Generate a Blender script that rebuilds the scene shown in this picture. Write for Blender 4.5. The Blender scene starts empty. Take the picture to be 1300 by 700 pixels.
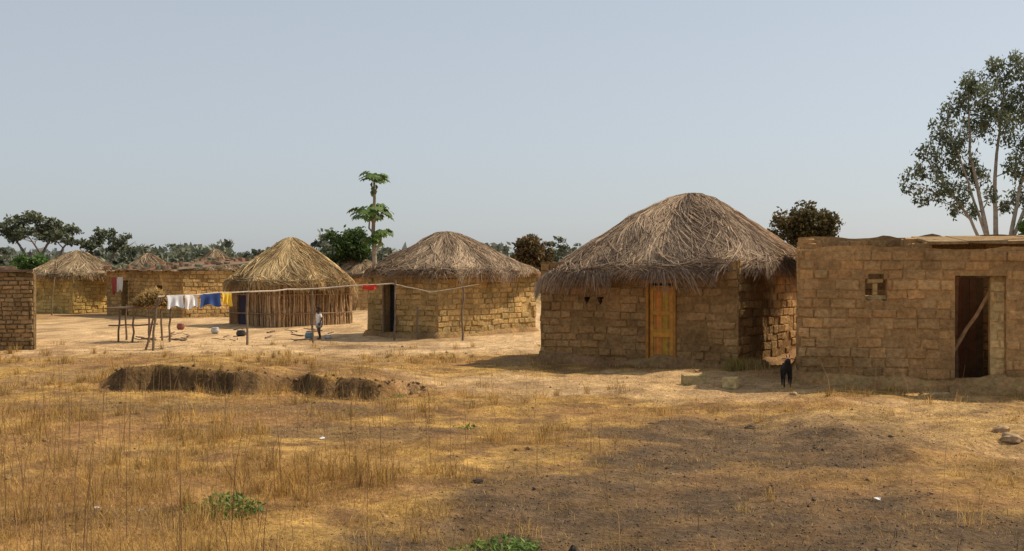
import bpy, math, random
import numpy as np
from mathutils import Vector
random.seed(7); rng=np.random.default_rng(11)
scene=bpy.context.scene
V3=Vector
# ------------------------------------------------------------ noise
def _h(ix,iy,s):
    n=np.sin(ix*127.1+iy*311.7+s*74.7)*43758.5453
    return n-np.floor(n)
def vnoise(x,y,s=0):
    x=np.asarray(x,float);y=np.asarray(y,float)
    ix=np.floor(x);iy=np.floor(y);fx=x-ix;fy=y-iy
    fx=fx*fx*(3-2*fx);fy=fy*fy*(3-2*fy)
    a=_h(ix,iy,s);b=_h(ix+1,iy,s);c=_h(ix,iy+1,s);d=_h(ix+1,iy+1,s)
    return (a*(1-fx)+b*fx)*(1-fy)+(c*(1-fx)+d*fx)*fy
def fbm(x,y,s=0,o=3):
    r=0;a=1;t=0
    for i in range(o):
        r=r+a*vnoise(x*2**i+i*17.3,y*2**i-i*9.1,s+i);t+=a;a*=.5
    return r/t-.5
def sm(e0,e1,x):
    t=np.clip((x-e0)/(e1-e0),0,1);return t*t*(3-2*t)
# ------------------------------------------------------------ mesh helpers
def link(o,parent=None):
    scene.collection.objects.link(o)
    if parent: o.parent=parent
    return o
def empty(name):
    e=bpy.data.objects.new(name,None);e.empty_display_size=.2
    return link(e)
def set_col(me,C):
    a=me.color_attributes.new('Col','FLOAT_COLOR','POINT')
    C=np.asarray(C,float)
    C4=np.ones((len(C),4));C4[:,:3]=C
    a.data.foreach_set('color',C4.ravel())
def fast(name,V,F,C,mat,parent=None,smooth=False):
    V=np.asarray(V,np.float32);F=np.asarray(F,np.int32);k=F.shape[1]
    me=bpy.data.meshes.new(name)
    me.vertices.add(len(V));me.vertices.foreach_set('co',V.ravel())
    me.loops.add(F.size);me.loops.foreach_set('vertex_index',F.ravel())
    me.polygons.add(len(F));me.polygons.foreach_set('loop_start',np.arange(0,F.size,k,dtype=np.int32))
    me.update(calc_edges=True)
    if smooth: me.polygons.foreach_set('use_smooth',np.ones(len(F),bool))
    set_col(me,C);me.materials.append(mat)
    return link(bpy.data.objects.new(name,me),parent)
class B:
    def __init__(s): s.v=[];s.f=[];s.c=[]
    def box(s,o,ux,uy,uz,col=(.5,.5,.5),jit=0):
        o=V3(o);ux=V3(ux);uy=V3(uy);uz=V3(uz);n=len(s.v)
        for a,b,c in ((0,0,0),(1,0,0),(1,1,0),(0,1,0),(0,0,1),(1,0,1),(1,1,1),(0,1,1)):
            p=o+ux*a+uy*b+uz*c
            if jit: p+=V3([random.uniform(-jit,jit) for _ in range(3)])
            s.v.append(p);s.c.append(col)
        for q in ((0,3,2,1),(4,5,6,7),(0,1,5,4),(1,2,6,5),(2,3,7,6),(3,0,4,7)): s.f.append([n+i for i in q])
    def tube(s,pts,rad,col=(.3,.2,.1),k=7,wob=0):
        pts=[V3(p) for p in pts];n=len(s.v);m=len(pts)
        for i,p in enumerate(pts):
            d=(pts[min(i+1,m-1)]-pts[max(i-1,0)]).normalized()
            a=d.cross(V3((0.13,1,0.07)));
            if a.length<.2: a=d.cross(V3((1,0,0)))
            a.normalize();b=d.cross(a)
            for j in range(k):
                t=2*math.pi*j/k;r=rad[i]*(1+random.uniform(-wob,wob))
                s.v.append(p+a*math.cos(t)*r+b*math.sin(t)*r);s.c.append(col)
        for i in range(m-1):
            for j in range(k):
                j2=(j+1)%k;s.f.append([n+i*k+j,n+i*k+j2,n+(i+1)*k+j2,n+(i+1)*k+j])
        s.f.append([n+j for j in range(k)][::-1]);s.f.append([n+(m-1)*k+j for j in range(k)])
    def stick(s,a,b,r,col=(.3,.22,.14),bend=.03):
        a=V3(a);b=V3(b);L=(b-a).length;pts=[];rad=[]
        for i in range(6):
            t=i/5;w=bend*L*math.sin(math.pi*t)
            pts.append(a.lerp(b,t)+V3((random.uniform(-1,1)*w,random.uniform(-1,1)*w,random.uniform(-.5,.5)*w)))
            rad.append(r*(1.1-.25*t))
        s.tube(pts,rad,col,6,.1)
    def poly(s,pts,col):
        n=len(s.v);s.v+= [V3(p) for p in pts];s.c+=[col]*len(pts);s.f.append(list(range(n,n+len(pts))))
    def obj(s,name,mat,parent=None,smooth=False):
        me=bpy.data.meshes.new(name);me.from_pydata([tuple(p) for p in s.v],[],s.f);me.update()
        set_col(me,s.c);me.materials.append(mat)
        if smooth:
            me.polygons.foreach_set('use_smooth',np.ones(len(me.polygons),bool))
        return link(bpy.data.objects.new(name,me),parent)
# ------------------------------------------------------------ materials
def mat(name,rough=.9,n_scale=8,n_amt=.35,bump=.4,bdist=.02,bscale=30,trans=0,tint=None,grain=0,gscale=25,coords='Object',spec=.15):
    m=bpy.data.materials.new(name);m.use_nodes=True;nt=m.node_tree;N=nt.nodes;L=nt.links
    p=N['Principled BSDF'];p.inputs['Roughness'].default_value=rough;p.inputs['Specular IOR Level'].default_value=spec
    at=N.new('ShaderNodeAttribute');at.attribute_name='Col'
    src=at.outputs['Color']
    if tint:
        r=N.new('ShaderNodeRGB');r.outputs[0].default_value=(*tint,1);src=r.outputs[0]
    tc=N.new('ShaderNodeTexCoord')
    def mod(src,sc,am):
        no=N.new('ShaderNodeTexNoise');no.inputs['Scale'].default_value=sc;no.inputs['Detail'].default_value=6;no.inputs['Roughness'].default_value=.6
        L.new(tc.outputs[coords],no.inputs['Vector'])
        mr=N.new('ShaderNodeMapRange');mr.inputs[1].default_value=.28;mr.inputs[2].default_value=.72
        mr.inputs[3].default_value=1-am;mr.inputs[4].default_value=1+am
        L.new(no.outputs['Fac'],mr.inputs[0])
        mu=N.new('ShaderNodeVectorMath');mu.operation='SCALE'
        L.new(src,mu.inputs[0]);L.new(mr.outputs[0],mu.inputs['Scale']);return mu.outputs[0]
    out=src
    if n_amt>0: out=mod(out,n_scale,n_amt)
    if grain>0: out=mod(out,gscale,grain)
    L.new(out,p.inputs['Base Color'])
    if bump>0:
        nb=N.new('ShaderNodeTexNoise');nb.inputs['Scale'].default_value=bscale;nb.inputs['Detail'].default_value=8;nb.inputs['Roughness'].default_value=.65
        L.new(tc.outputs[coords],nb.inputs['Vector'])
        bp=N.new('ShaderNodeBump');bp.inputs['Strength'].default_value=bump;bp.inputs['Distance'].default_value=bdist
        L.new(nb.outputs['Fac'],bp.inputs['Height']);L.new(bp.outputs[0],p.inputs['Normal'])
    if trans>0:
        tr=N.new('ShaderNodeBsdfTranslucent');mx=N.new('ShaderNodeMixShader');mx.inputs[0].default_value=trans
        L.new(out,tr.inputs['Color']);L.new(p.outputs[0],mx.inputs[1]);L.new(tr.outputs[0],mx.inputs[2])
        L.new(mx.outputs[0],N['Material Output'].inputs['Surface'])
    return m
M_ground=mat('earth',.95,n_scale=1.7,n_amt=.30,bump=1.0,bdist=.08,bscale=11,spec=.05,grain=.36,gscale=20)
M_mud=mat('mud_brick',.95,n_scale=1.3,n_amt=.34,bump=1.0,bdist=.06,bscale=10,spec=.03,grain=.32,gscale=14)
M_thatch=mat('thatch',.9,n_scale=3,n_amt=.15,bump=0,trans=.12,spec=.1)
M_under=mat('thatch_base',.95,n_scale=6,n_amt=.4,bump=.8,bdist=.05,bscale=20,spec=.05)
M_grass=mat('dry_grass',.8,n_scale=1,n_amt=0,bump=0,trans=.35,spec=.15)
M_leaf=mat('leaves',.6,n_scale=1,n_amt=0,bump=0,trans=.28,spec=.25)
M_bark=mat('bark',.95,n_scale=5,n_amt=.35,bump=.6,bdist=.03,bscale=20)
M_wood=mat('wood',.8,n_scale=9,n_amt=.3,bump=.4,bdist=.01,bscale=40)
M_cloth=mat('cloth',.9,n_scale=5,n_amt=.06,bump=.2,bdist=.005,bscale=60)
M_rock=mat('rock',.95,n_scale=12,n_amt=.3,bump=.6,bdist=.02,bscale=25)
M_tin=mat('rusty_sheet',.8,n_scale=4,n_amt=.35,bump=.5,bdist=.02,bscale=10,spec=.05)
M_skin=mat('dark_skin',.6,tint=(.075,.04,.025),n_amt=.05,bump=0,spec=.3)
M_shirt=mat('white_shirt',.9,tint=(.72,.72,.70),n_amt=.08,bump=.2,bdist=.005)
M_short=mat('grey_shorts',.9,tint=(.36,.37,.38),n_amt=.1,bump=0)
M_goat=mat('black_goat_hair',.75,tint=(.014,.012,.012),n_scale=30,n_amt=.4,bump=.5,bdist=.01,bscale=80,spec=.3)
M_plas=mat('plastic',.4,n_amt=.03,bump=0,spec=.5)
M_hair=mat('black_hair',.9,tint=(.01,.009,.008),n_amt=.1,bump=.5,bdist=.01,bscale=150)
# ------------------------------------------------------------ layout data (metres; camera stands at the origin, +Y is ahead)
HUT_L=(0.65,26.5);HUT_C=(4.60,24.0);HUT_R=(7.10,27.95);HUT_B=(3.15,30.45)
A0=V3((5.06,20.9));Bd=V3((.972,-.235));Bn=V3((.235,.972))
rects=[]  # footprints for grass exclusion
def ell(x,y,cx,cy,rx,ry,s=3,w=1.0):
    d=np.sqrt(((x-cx)/rx)**2+((y-cy)/ry)**2)+w*1.6*fbm(x*.8,y*.8,s,5)
    return sm(1.3,.65,d)
def m_dark(x,y):
    r=ell(x,y,1.5,9.7,2.1,3.0)
    for a in ((2.5,13.8,1.7,2.6,5),(.6,7.4,1.8,2.0,6),(3.0,9.4,1.3,1.6,9)): r=np.maximum(r,ell(x,y,*a))
    r=np.maximum(r,.7*ell(x,y,-2.4,14.8,1.7,.8,7));r=np.maximum(r,.7*ell(x,y,-4.6,17.3,2.4,.8,8))
    r=np.maximum(r,.5*ell(x,y,-3.4,9.6,.9,.6,12));r=np.maximum(r,.4*ell(x,y,5.5,12.2,1.6,.5,13))
    r=np.maximum(r,.55*ell(x,y,-5.5,24.5,2.5,1.2,14));r=np.maximum(r,.6*ell(x,y,-3.7,31.8,2.6,.9,15))
    return r
def m_sand(x,y):
    n=fbm(x*.35,y*.35,21,4)
    a=sm(26.5,31,y+6*n)*(1-sm(62,80,y))*(1-.75*sm(-17,-21,x))
    b=.62*ell(x,y,2.4,21.6,4.6,2.4,22)
    c=.55*ell(x,y,9,18.0,5,1.5,23)
    d=.35*ell(x,y,5.0,14.5,2.0,2.2,24)
    return np.maximum(np.maximum(a,b),np.maximum(c,d))
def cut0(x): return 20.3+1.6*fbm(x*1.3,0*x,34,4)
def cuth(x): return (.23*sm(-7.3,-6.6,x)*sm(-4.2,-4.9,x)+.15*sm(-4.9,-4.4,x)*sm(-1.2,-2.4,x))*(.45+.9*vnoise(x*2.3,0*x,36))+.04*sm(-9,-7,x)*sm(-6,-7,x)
def hgt(x,y):
    x=np.asarray(x,float);y=np.asarray(y,float)
    near=np.exp(-np.maximum(y-60,0)/60)
    h=.16*fbm(x*.22,y*.22,31,2)+.10*fbm(x*.9,y*.9,32,3)+.075*fbm(x*2.9,y*2.9,33,3)*sm(34,24,y)
    h=h*near
    y0=cut0(x)
    h=h+cuth(x)*sm(y0,y0+.14,y+.35*fbm(x*4,y*4,37,3))*sm(y0+5,y0+.6,y)
    h=h-.13*sm(-7.6,-6.6,x)*sm(-.8,-2.2,x)*sm(y0-1.6,y0-.3,y)*sm(y0+.1,y0,y)
    e=np.sqrt(((x-6.6)/3.4)**2+((y-14.8)/2.4)**2)+.9*fbm(x*.9,y*.9,35,4)
    h=h+.17*sm(1.15,.6,e)+.10*sm(1.15,.5,e)*fbm(x*2,y*2,38,3)
    h=h-.12*sm(5,8,x)*sm(22,19,y)*sm(16,18,y)
    return h
def H(x,y): return float(hgt(np.array([x]),np.array([y]))[0])
# ------------------------------------------------------------ ground sheet
def axis(a,b,step,lo,hi,g):
    c=list(np.arange(a,b,step));s=step;v=c[-1]
    while v<hi: s*=g;v+=s;c.append(v)
    s=step;v=a;pre=[]
    while v>lo: s*=g;v-=s;pre.append(v)
    return np.array(pre[::-1]+c)
xs=axis(-13,12,.07,-3000,3000,1.09);ys=axis(6.5,27,.055,-60,4500,1.05)
X,Y=np.meshgrid(xs,ys);Z=hgt(X,Y)
def mixc(a,b,t): return a*(1-t[...,None])+b*t[...,None]
def c3(*a): return np.array(a,float)
straw=c3(.46,.275,.085);soil=c3(.23,.13,.058);sand=c3(.585,.39,.205);dark=c3(.125,.083,.050)
n1=fbm(X*.8,Y*.8,41,4)+.5;n2=fbm(X*5,Y*5,42,3)+.5;n3=fbm(X*2.2,Y*2.2,46,4)+.5
C=mixc(soil,straw,sm(.38,.62,n1*.3+n2*.3+n3*.4))
red=c3(.32,.17,.07)
C=mixc(C,red*np.ones(3),.6*sm(.50,.66,fbm(X*.55,Y*.55,47,4)+.5))
C=mixc(C,sand*np.ones(3),np.clip(m_sand(X,Y)*(.5+.9*n2),0,1))
C=mixc(C,c3(.30,.185,.09)*np.ones(3),.65*sm(.53,.66,fbm(X*.7+5,Y*.45,48,5)+.5)*sm(16,22,Y)*sm(75,55,Y))
C=mixc(C,dark*np.ones(3),np.clip(m_dark(X,Y)*(.35+1.05*n3),0,1))
yc=cut0(X);C=mixc(C,c3(.13,.08,.04)*np.ones(3),np.clip(sm(.04,.2,cuth(X))*sm(yc-.8,yc-.1,Y)*sm(yc+.35,yc+.1,Y),0,1)*.9)  # dark brown paints shade onto the cut face of the bank
far=sm(60,110,Y)+sm(30,60,np.abs(X));far=np.clip(far,0,1)
C=mixc(C,mixc(c3(.30,.23,.12)*np.ones(X.shape+(3,)),c3(.17,.17,.09),fbm(X*.03,Y*.03,44)+.5),far)
C*= (.78+.44*vnoise(X*11,Y*11,45))[...,None]
ny,nx=X.shape;idx=np.arange(ny*nx).reshape(ny,nx)
F=np.stack([idx[:-1,:-1],idx[:-1,1:],idx[1:,1:],idx[1:,:-1]],-1).reshape(-1,4)
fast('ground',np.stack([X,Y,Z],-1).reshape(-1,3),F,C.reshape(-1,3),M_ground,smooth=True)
# ------------------------------------------------------------ walls
BR=(.42,.27,.125)
def wall(name,parent,P0,P1,ht,ops=(),thick=.3,z0=-.3,skip_end=True,col=BR,bh=.17,bl=.36,pro=.014,miss=.2,var=.14,both=False,mortar=.86,top_rag=0,seed=1,wav=.022,wob=.03,topn=.05):
    rd=random.Random(seed)
    P0=V3((*P0[:2],0));P1=V3((*P1[:2],0));d=(P1-P0);Lw=d.length;d.normalize();n=V3((d.y,-d.x,0))
    hf=ht if callable(ht) else (lambda u:ht)
    def lumps(u,z): return wav*2.4*float(fbm(np.array(u*1.5+seed*3.3),np.array(z*1.5),60,3))
    def stain(u,z):
        s=1+.85*float(fbm(np.array(u*.55+seed*1.7),np.array(z*1.1+seed),63,4))
        s*=.80+.20*min(1,max(0,(z-.02)/.4))
        return s
    us=[thick if skip_end else 0];st=.14
    cand=sorted(set([round(i*st,3) for i in range(1,int(Lw/st)+1)]+[Lw]+[o[0] for o in ops]+[o[1] for o in ops]))
    for c in cand:
        if c-us[-1]>.04 or any(abs(c-o[0])<1e-6 or abs(c-o[1])<1e-6 for o in ops) and c>us[-1]+.001: us.append(c)
    if us[-1]<Lw-.001: us[-1]=Lw
    hm=max(hf(u) for u in us);zs=sorted(set([z0]+[round(i*.14,3) for i in range(0,int(hm/.14)+1)]+[o[2] for o in ops]+[o[3] for o in ops]+[hm]))
    nu=len(us)-1;nz=len(zs)-1
    rag=[rd.uniform(-top_rag,top_rag) for _ in range(nu)]
    sol=[[False]*nz for _ in range(nu)]
    for i in range(nu):
        um=(us[i]+us[i+1])/2
        for j in range(nz):
            zm=(zs[j]+zs[j+1])/2
            sol[i][j]= zm<hf(um)+rag[i]+.001 and not any(o[0]<um<o[1] and o[2]<zm<o[3] for o in ops)
    b=B();key={}
    def vv(i,j,k):
        if (i,j,k) in key: return key[(i,j,k)]
        u=us[i];z=zs[j];w=lumps(u,z)
        p=P0+d*u-n*(thick*k)+n*(w if k==0 else 0)
        mm=mortar*rd.uniform(.88,1.1)*stain(u,z)
        if j==nz: z+=topn*float(fbm(np.array(u*2.+seed),np.array(0.),64,3))*2
        elif z>.3 and (j<nz and i<nu and i>0 and not (sol[i][j] and sol[i-1][j])): z+=rd.uniform(-.02,.02)
        b.v.append(V3((p.x,p.y,z)));b.c.append(tuple(c*mm for c in col));key[(i,j,k)]=len(b.v)-1
        return key[(i,j,k)]
    S=lambda i,j: 0<=i<nu and 0<=j<nz and sol[i][j]
    for i in range(nu):
        for j in range(nz):
            if not S(i,j): continue
            b.f.append([vv(i,j,0),vv(i+1,j,0),vv(i+1,j+1,0),vv(i,j+1,0)])
            b.f.append([vv(i+1,j,1),vv(i,j,1),vv(i,j+1,1),vv(i+1,j+1,1)])
            if not S(i,j+1): b.f.append([vv(i,j+1,0),vv(i+1,j+1,0),vv(i+1,j+1,1),vv(i,j+1,1)])
            if not S(i,j-1): b.f.append([vv(i,j,0),vv(i,j,1),vv(i+1,j,1),vv(i+1,j,0)])
            if not S(i-1,j): b.f.append([vv(i,j,0),vv(i,j+1,0),vv(i,j+1,1),vv(i,j,1)])
            if not S(i+1,j): b.f.append([vv(i+1,j,1),vv(i+1,j+1,1),vv(i+1,j+1,0),vv(i+1,j,0)])
    sides=[(0,1)]+([(1,-1)] if both else [])
    for k,sg in sides:
        r=0;z=0.0
        while z<hm-.02:
            zt=min(z+bh*rd.uniform(.88,1.12),z+bh*1.12)
            u=-bl*(.5 if r%2 else 0)+rd.uniform(-.1,.1)
            while u<Lw:
                l=bl*rd.uniform(.62,1.2);a=max(u,0.0);e=min(u+l,Lw);u+=l
                for o in ops:
                    if zt>o[2]+.01 and z<o[3]-.01:
                        if a<o[0]<e: 
                            if o[0]-a>e-o[1]: e=o[0]
                            else: a=max(a,o[1])
                        elif a<o[1] and e>o[0]: a=max(a,o[1])
                if e-a<.07: continue
                if zt>hf((a+e)/2)+rag[min(nu-1,max(0,int((a+e)/2/Lw*nu)))]+.03: continue
                if rd.random()<miss+1.6*miss*float(fbm(np.array(a*.8+seed*7.),np.array(z*.9),61,2))*2: continue
                cu=(a+e)/2;cz=(z+zt)/2
                p=pro*rd.uniform(.1,1.6);g=rd.uniform(.002,.016);ch=rd.uniform(.012,.026)
                v=(1+rd.uniform(-var,var))*stain(cu,cz);hsh=rd.uniform(-.05,.05)
                cc=(col[0]*v*(1+hsh),col[1]*v,col[2]*v*(1-hsh))
                base=P0-n*(thick*k);nn=n*sg
                q=[]
                for (uu,zz) in ((a+g,z+g),(e-g,z+g),(e-g,zt-g),(a+g,zt-g)):
                    wz=wob*2*float(fbm(np.array(uu*.9+seed*5.),np.array(zz*.6),65,2)) if wob else 0
                    nearop=any(o[0]-.25<uu<o[1]+.25 and o[2]-.2<zz<o[3]+.2 for o in ops)
                    j_=.002 if nearop else .016
                    q.append((uu+rd.uniform(-j_,j_)*(0 if uu<.05 or uu>Lw-.05 else 1),zz+(0 if nearop else wz)+rd.uniform(-j_,j_)*.8))
                n0=len(b.v)
                for dep,ins in ((-.03,0),(p*.55,0.003),(p,ch)):
                    for (uu,zz) in q:
                        x=uu+(ins if uu<cu else -ins);y=zz+(ins if zz<cz else -ins)
                        lw=lumps(uu,zz) if k==0 else 0
                        pt=base+d*x+nn*(dep+lw+.004+rd.uniform(-.004,.004));b.v.append(V3((pt.x,pt.y,y)));b.c.append(cc)
                for lv in (0,4):
                    for q4 in range(4):
                        q5=(q4+1)%4;fc=[n0+lv+q4,n0+lv+q5,n0+lv+4+q5,n0+lv+4+q4]
                        b.f.append(fc if sg>0 else fc[::-1])
                fc=[n0+8,n0+9,n0+10,n0+11];b.f.append(fc if sg>0 else fc[::-1])
            z=zt;r+=1
    return b.obj(name,M_mud,parent)
def plinth(parent,pts,out=.16,h=.24,col=(.33,.21,.10),seed=0):
    rd=random.Random(seed);b=B();P=[V3((*p[:2],0)) for p in pts];m=len(P);cen=sum(P,V3())/m
    ring=[]
    for i in range(m):
        a=P[i];c=P[(i+1)%m];L=(c-a).length;k=max(2,int(L/.2))
        for j in range(k): ring.append(a.lerp(c,j/k))
    n=len(ring);lv=[(-.3,out*1.9),(-.02,out*1.6),(h*.35,out),(h*.75,out*.5),(h,-.06)]
    for z,o in lv:
        for i,p in enumerate(ring):
            dd=(p-cen).normalized();w=1+rd.uniform(-.3,.3);hz=.55+.9*float(vnoise(np.array(i*.35),np.array(seed*1.),62))
            b.v.append(p+dd*o*w+V3((0,0,z*(hz if z>0 else 1)+(rd.uniform(-.015,.015) if z>0 else 0))));b.c.append(tuple(c*rd.uniform(.9,1.1) for c in col))
    for l in range(len(lv)-1):
        for j in range(n):
            j2=(j+1)%n;b.f.append([l*n+j,l*n+j2,(l+1)*n+j2,(l+1)*n+j])
    b.obj('plinth',M_mud,parent,smooth=True)
# ------------------------------------------------------------ thatch
def thatch(parent,cx,cy,A,Bb,ang,ze,za,n,q=1.0,p=3.6,tilt=(0,0),seed=1,apex=(0,0),c1=(.235,.175,.12),c2=(.50,.385,.25),wid=.010,ln=(.5,1.1),fr=.22,lump=.08,hump=.012):
    r=np.random.default_rng(seed)
    ca,sa=math.cos(ang),math.sin(ang)
    def S(th,t,lift=0):
        c=np.cos(th);s=np.sin(th)
        R=1/((np.abs(c)/A)**p+(np.abs(s)/Bb)**p)**(1/p)
        R=R*(1+.07*(vnoise(th*4+20,t*0,seed)-.5))
        lx=c*R*t;ly=s*R*t
        tt=np.sqrt(t*t+hump)
        z=ze+(za-ze)*(1-tt**q)+lump*2*fbm(lx*1.1+seed*5,ly*1.1,seed,3)*np.minimum(1,t*3+.3)
        z=z+.25*lump*fbm(th*9,t*2,seed+3,2)
        z=z-np.maximum(t-1,0)*(za-ze)*.6
        x=cx+lx*ca-ly*sa;y=cy+lx*sa+ly*ca
        w=1-np.clip(t,0,1);x=x+apex[0]*w;y=y+apex[1]*w
        z=z+tilt[0]*(x-cx)+tilt[1]*(y-cy)*np.clip(t,0,1.2)+lift
        return np.stack([x,y,z],-1)
    nt,nr=96,22
    th=np.linspace(0,2*np.pi,nt,endpoint=False);ts=np.linspace(0.0,1.0,nr)
    TH,T=np.meshgrid(th,ts);Vt=S(TH,T,-.03)
    lo=S(TH[-1:],T[-1:]*.99,-.12)
    inn=S(TH[-1:],T[-1:]*.8,-.13);inn2=S(TH[-1:],T[-1:]*.1,-.22)
    VV=np.concatenate([Vt,lo,inn,inn2],0);k=VV.shape[0];id=np.arange(k*nt).reshape(k,nt);id2=np.roll(id,-1,1)
    F=np.stack([id[:-1],id[1:],id2[1:],id2[:-1]],-1).reshape(-1,4)
    base=np.array(c1)*.7
    Cc=np.ones((k*nt,3))*base
    fast('roof_base',VV.reshape(-1,3),F,Cc,M_under,parent,smooth=True)
    t=np.sqrt(r.random(n));th=r.random(n)*2*np.pi
    nf=int(n*.17);t[:nf]=r.uniform(.86,1.0,nf)
    napx=int(n*.07);t[nf:nf+napx]=r.uniform(0,.25,napx)
    L=r.uniform(ln[0],ln[1],n)/np.maximum(A,Bb)
    sw=fbm(np.cos(th)*2.2+9,np.sin(th)*2.2+t*1.5,seed+7,3)
    dth=(sw*2.4+r.normal(0,.10,n))*L/np.maximum(t+.15,.3)
    wild=r.random(n)<.06;dth=np.where(wild,dth+r.normal(0,.7,n)*L,dth)
    lift=r.uniform(-.01,.03,n)+np.where(wild,.03,0)
    hang=np.arange(n)<nf
    rag=.35+1.3*vnoise(th*7,th*0,seed+5)
    e=t+L;e=np.where(hang,1.0+r.uniform(-.02,.05,n)*rag,np.minimum(e,1.0+r.uniform(-.05,.03,n)))
    p0=S(th,t,lift*.6);p1=S(th+dth*.5,(t+e)/2,lift+.015);p2=S(th+dth,e,lift*.7-.01)
    dr=r.uniform(0,1,n)**1.6*fr*rag
    p2[:,2]-=np.where(hang,dr,0);p1[:,2]-=np.where(hang,dr*.15,0)
    side=np.cross(p2-p0,np.array([0,0,1.])+r.normal(0,.5,(n,3)));side/=np.linalg.norm(side,axis=1)[:,None]+1e-9
    w=(wid*r.uniform(.4,1.3,n))[:,None]*side
    VV=np.stack([p0-w,p0+w,p1-w*.9,p1+w*.9,p2-w*.25,p2+w*.25],1).reshape(-1,3)
    o=(np.arange(n)*6)[:,None];F=np.concatenate([o+np.array([[0,1,3,2]]),o+np.array([[2,3,5,4]])],0)
    m=np.clip(.5+2.1*fbm(np.cos(th)*3+t,np.sin(th)*3+t,seed+9,3)+1.1*fbm(th*14,t*3,seed+2,2)+r.normal(0,.2,n)-.18*sm(.75,1,t),0,1)
    Cc=np.array(c1)*(1-m[:,None])+np.array(c2)*m[:,None];Cc*=r.uniform(.7,1.2,n)[:,None]
    fast('roof_thatch',VV,F,np.repeat(Cc,6,0),M_thatch,parent)
def hut(name,pts,ht,ops=None,seed=1,**k):
    e=empty(name);m=len(pts)
    for i in range(m):
        wall(['front_wall','side_wall','back_wall','far_wall'][i%4],e,pts[i],pts[(i+1)%m],ht,(ops or {}).get(i,()),seed=seed*7+i,**k)
    cx=sum(p[0] for p in pts)/m;cy=sum(p[1] for p in pts)/m
    d=V3((pts[1][0]-pts[0][0],pts[1][1]-pts[0][1]));d2=V3((pts[2][0]-pts[1][0],pts[2][1]-pts[1][1]))
    rects.append((cx,cy,d.length/2+.1,d2.length/2+.1,math.atan2(d.y,d.x)))
    return e,cx,cy,d.length/2,d2.length/2,math.atan2(d.y,d.x)
# ---- main hut
e,cx,cy,a,b_,an=hut('thatched_mud_hut',[HUT_L,HUT_C,HUT_R,HUT_B],2.2,{0:((2.62,3.30,.04,1.76),
   (1.09,1.25,1.40,1.45),(1.12,1.22,1.34,1.40),(1.15,1.19,1.28,1.34),(1.43,1.59,1.40,1.45),(1.46,1.56,1.34,1.40),(1.49,1.53,1.28,1.34))},seed=2,miss=.26,col=(.35,.21,.09),var=.17,pro=.022,mortar=.80)
thatch(e,cx,cy,a+.42,b_+.42,an,2.12,4.08,64000,tilt=(.06,0),seed=5,apex=(.2,0),wid=.0085,ln=(.4,1.2),c1=(.25,.17,.115),c2=(.62,.455,.30),fr=.26,hump=.025,lump=.11)
plinth(e,[HUT_L,HUT_C,HUT_R,HUT_B],.09,.2,col=(.28,.165,.078),seed=4)
# door
d=V3((HUT_C[0]-HUT_L[0],HUT_C[1]-HUT_L[1],0)).normalized();n=V3((d.y,-d.x,0));O=V3((*HUT_L,0));Zu=V3((0,0,1))
b=B();W1=(.54,.27,.055);W2=(.38,.18,.045)
for i in range(4):
    u=2.685+i*.139;b.box(O+d*u-n*.07+Zu*.08,d*.130,n*.035,Zu*1.62,tuple(c*random.uniform(.75,1.15) for c in W1),.002)
for z in (.10,.62,.70,1.08,1.58): b.box(O+d*2.69-n*.033+Zu*z,d*.54,n*.022,Zu*.085,tuple(c*random.uniform(.8,1.15) for c in W1),.002)
b.box(O+d*2.69-n*.033+Zu*.19,d*.07,n*.02,Zu*1.39,W1);b.box(O+d*3.16-n*.033+Zu*.19,d*.07,n*.02,Zu*1.39,W1)
b.obj('door',M_wood,e)
b=B()
b.box(O+d*2.615-n*.09+Zu*.02,d*.06,n*.14,Zu*1.74,W2,.003);b.box(O+d*3.245-n*.09+Zu*.02,d*.06,n*.14,Zu*1.74,W2,.003)
b.box(O+d*2.52-n*.09+Zu*1.76,d*.88,n*.145,Zu*.055,W2,.004)
b.obj('door_frame',M_wood,e)
# ---- second hut
P=[(-4.53,37.1),(-2.24,35.3),(.78,39.1),(-1.5,40.9)]
e,cx,cy,a,b_,an=hut('thatched_mud_hut',P,2.08,{0:((.72,1.22,.0,1.62),)},seed=3,miss=.15,pro=.028,var=.18,col=(.41,.275,.115))
thatch(e,cx,cy,a+.5,b_+.45,an,2.0,3.50,32000,p=3.4,seed=8,wid=.010,c1=(.24,.165,.11),c2=(.57,.425,.28),apex=(-.25,0),fr=.26,hump=.02,lump=.1)
plinth(e,P,.12,.2,col=(.31,.19,.085),seed=5)
b=B();d=V3((P[1][0]-P[0][0],P[1][1]-P[0][1],0)).normalized();n=V3((d.y,-d.x,0));O=V3((*P[0],0))
b.box(O+d*.68-n*.05,d*.05,n*.1,Zu*1.66,(.2,.13,.08),.004);b.box(O+d*1.21-n*.05,d*.05,n*.1,Zu*1.66,(.2,.13,.08),.004)
b.box(O+d*.60-n*.05+Zu*1.66,d*.75,n*.1,Zu*.06,(.2,.13,.08),.004);b.obj('door_frame',M_wood,e)
b=B();b.box(O+d*.74-n*.28+Zu*.02,d*.46,n*.03,Zu*1.58,(.02,.022,.028),.01);b.obj('doorway_dark_panel',M_wood,e)  # near-black panel added for the dark inside of the open doorway
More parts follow.
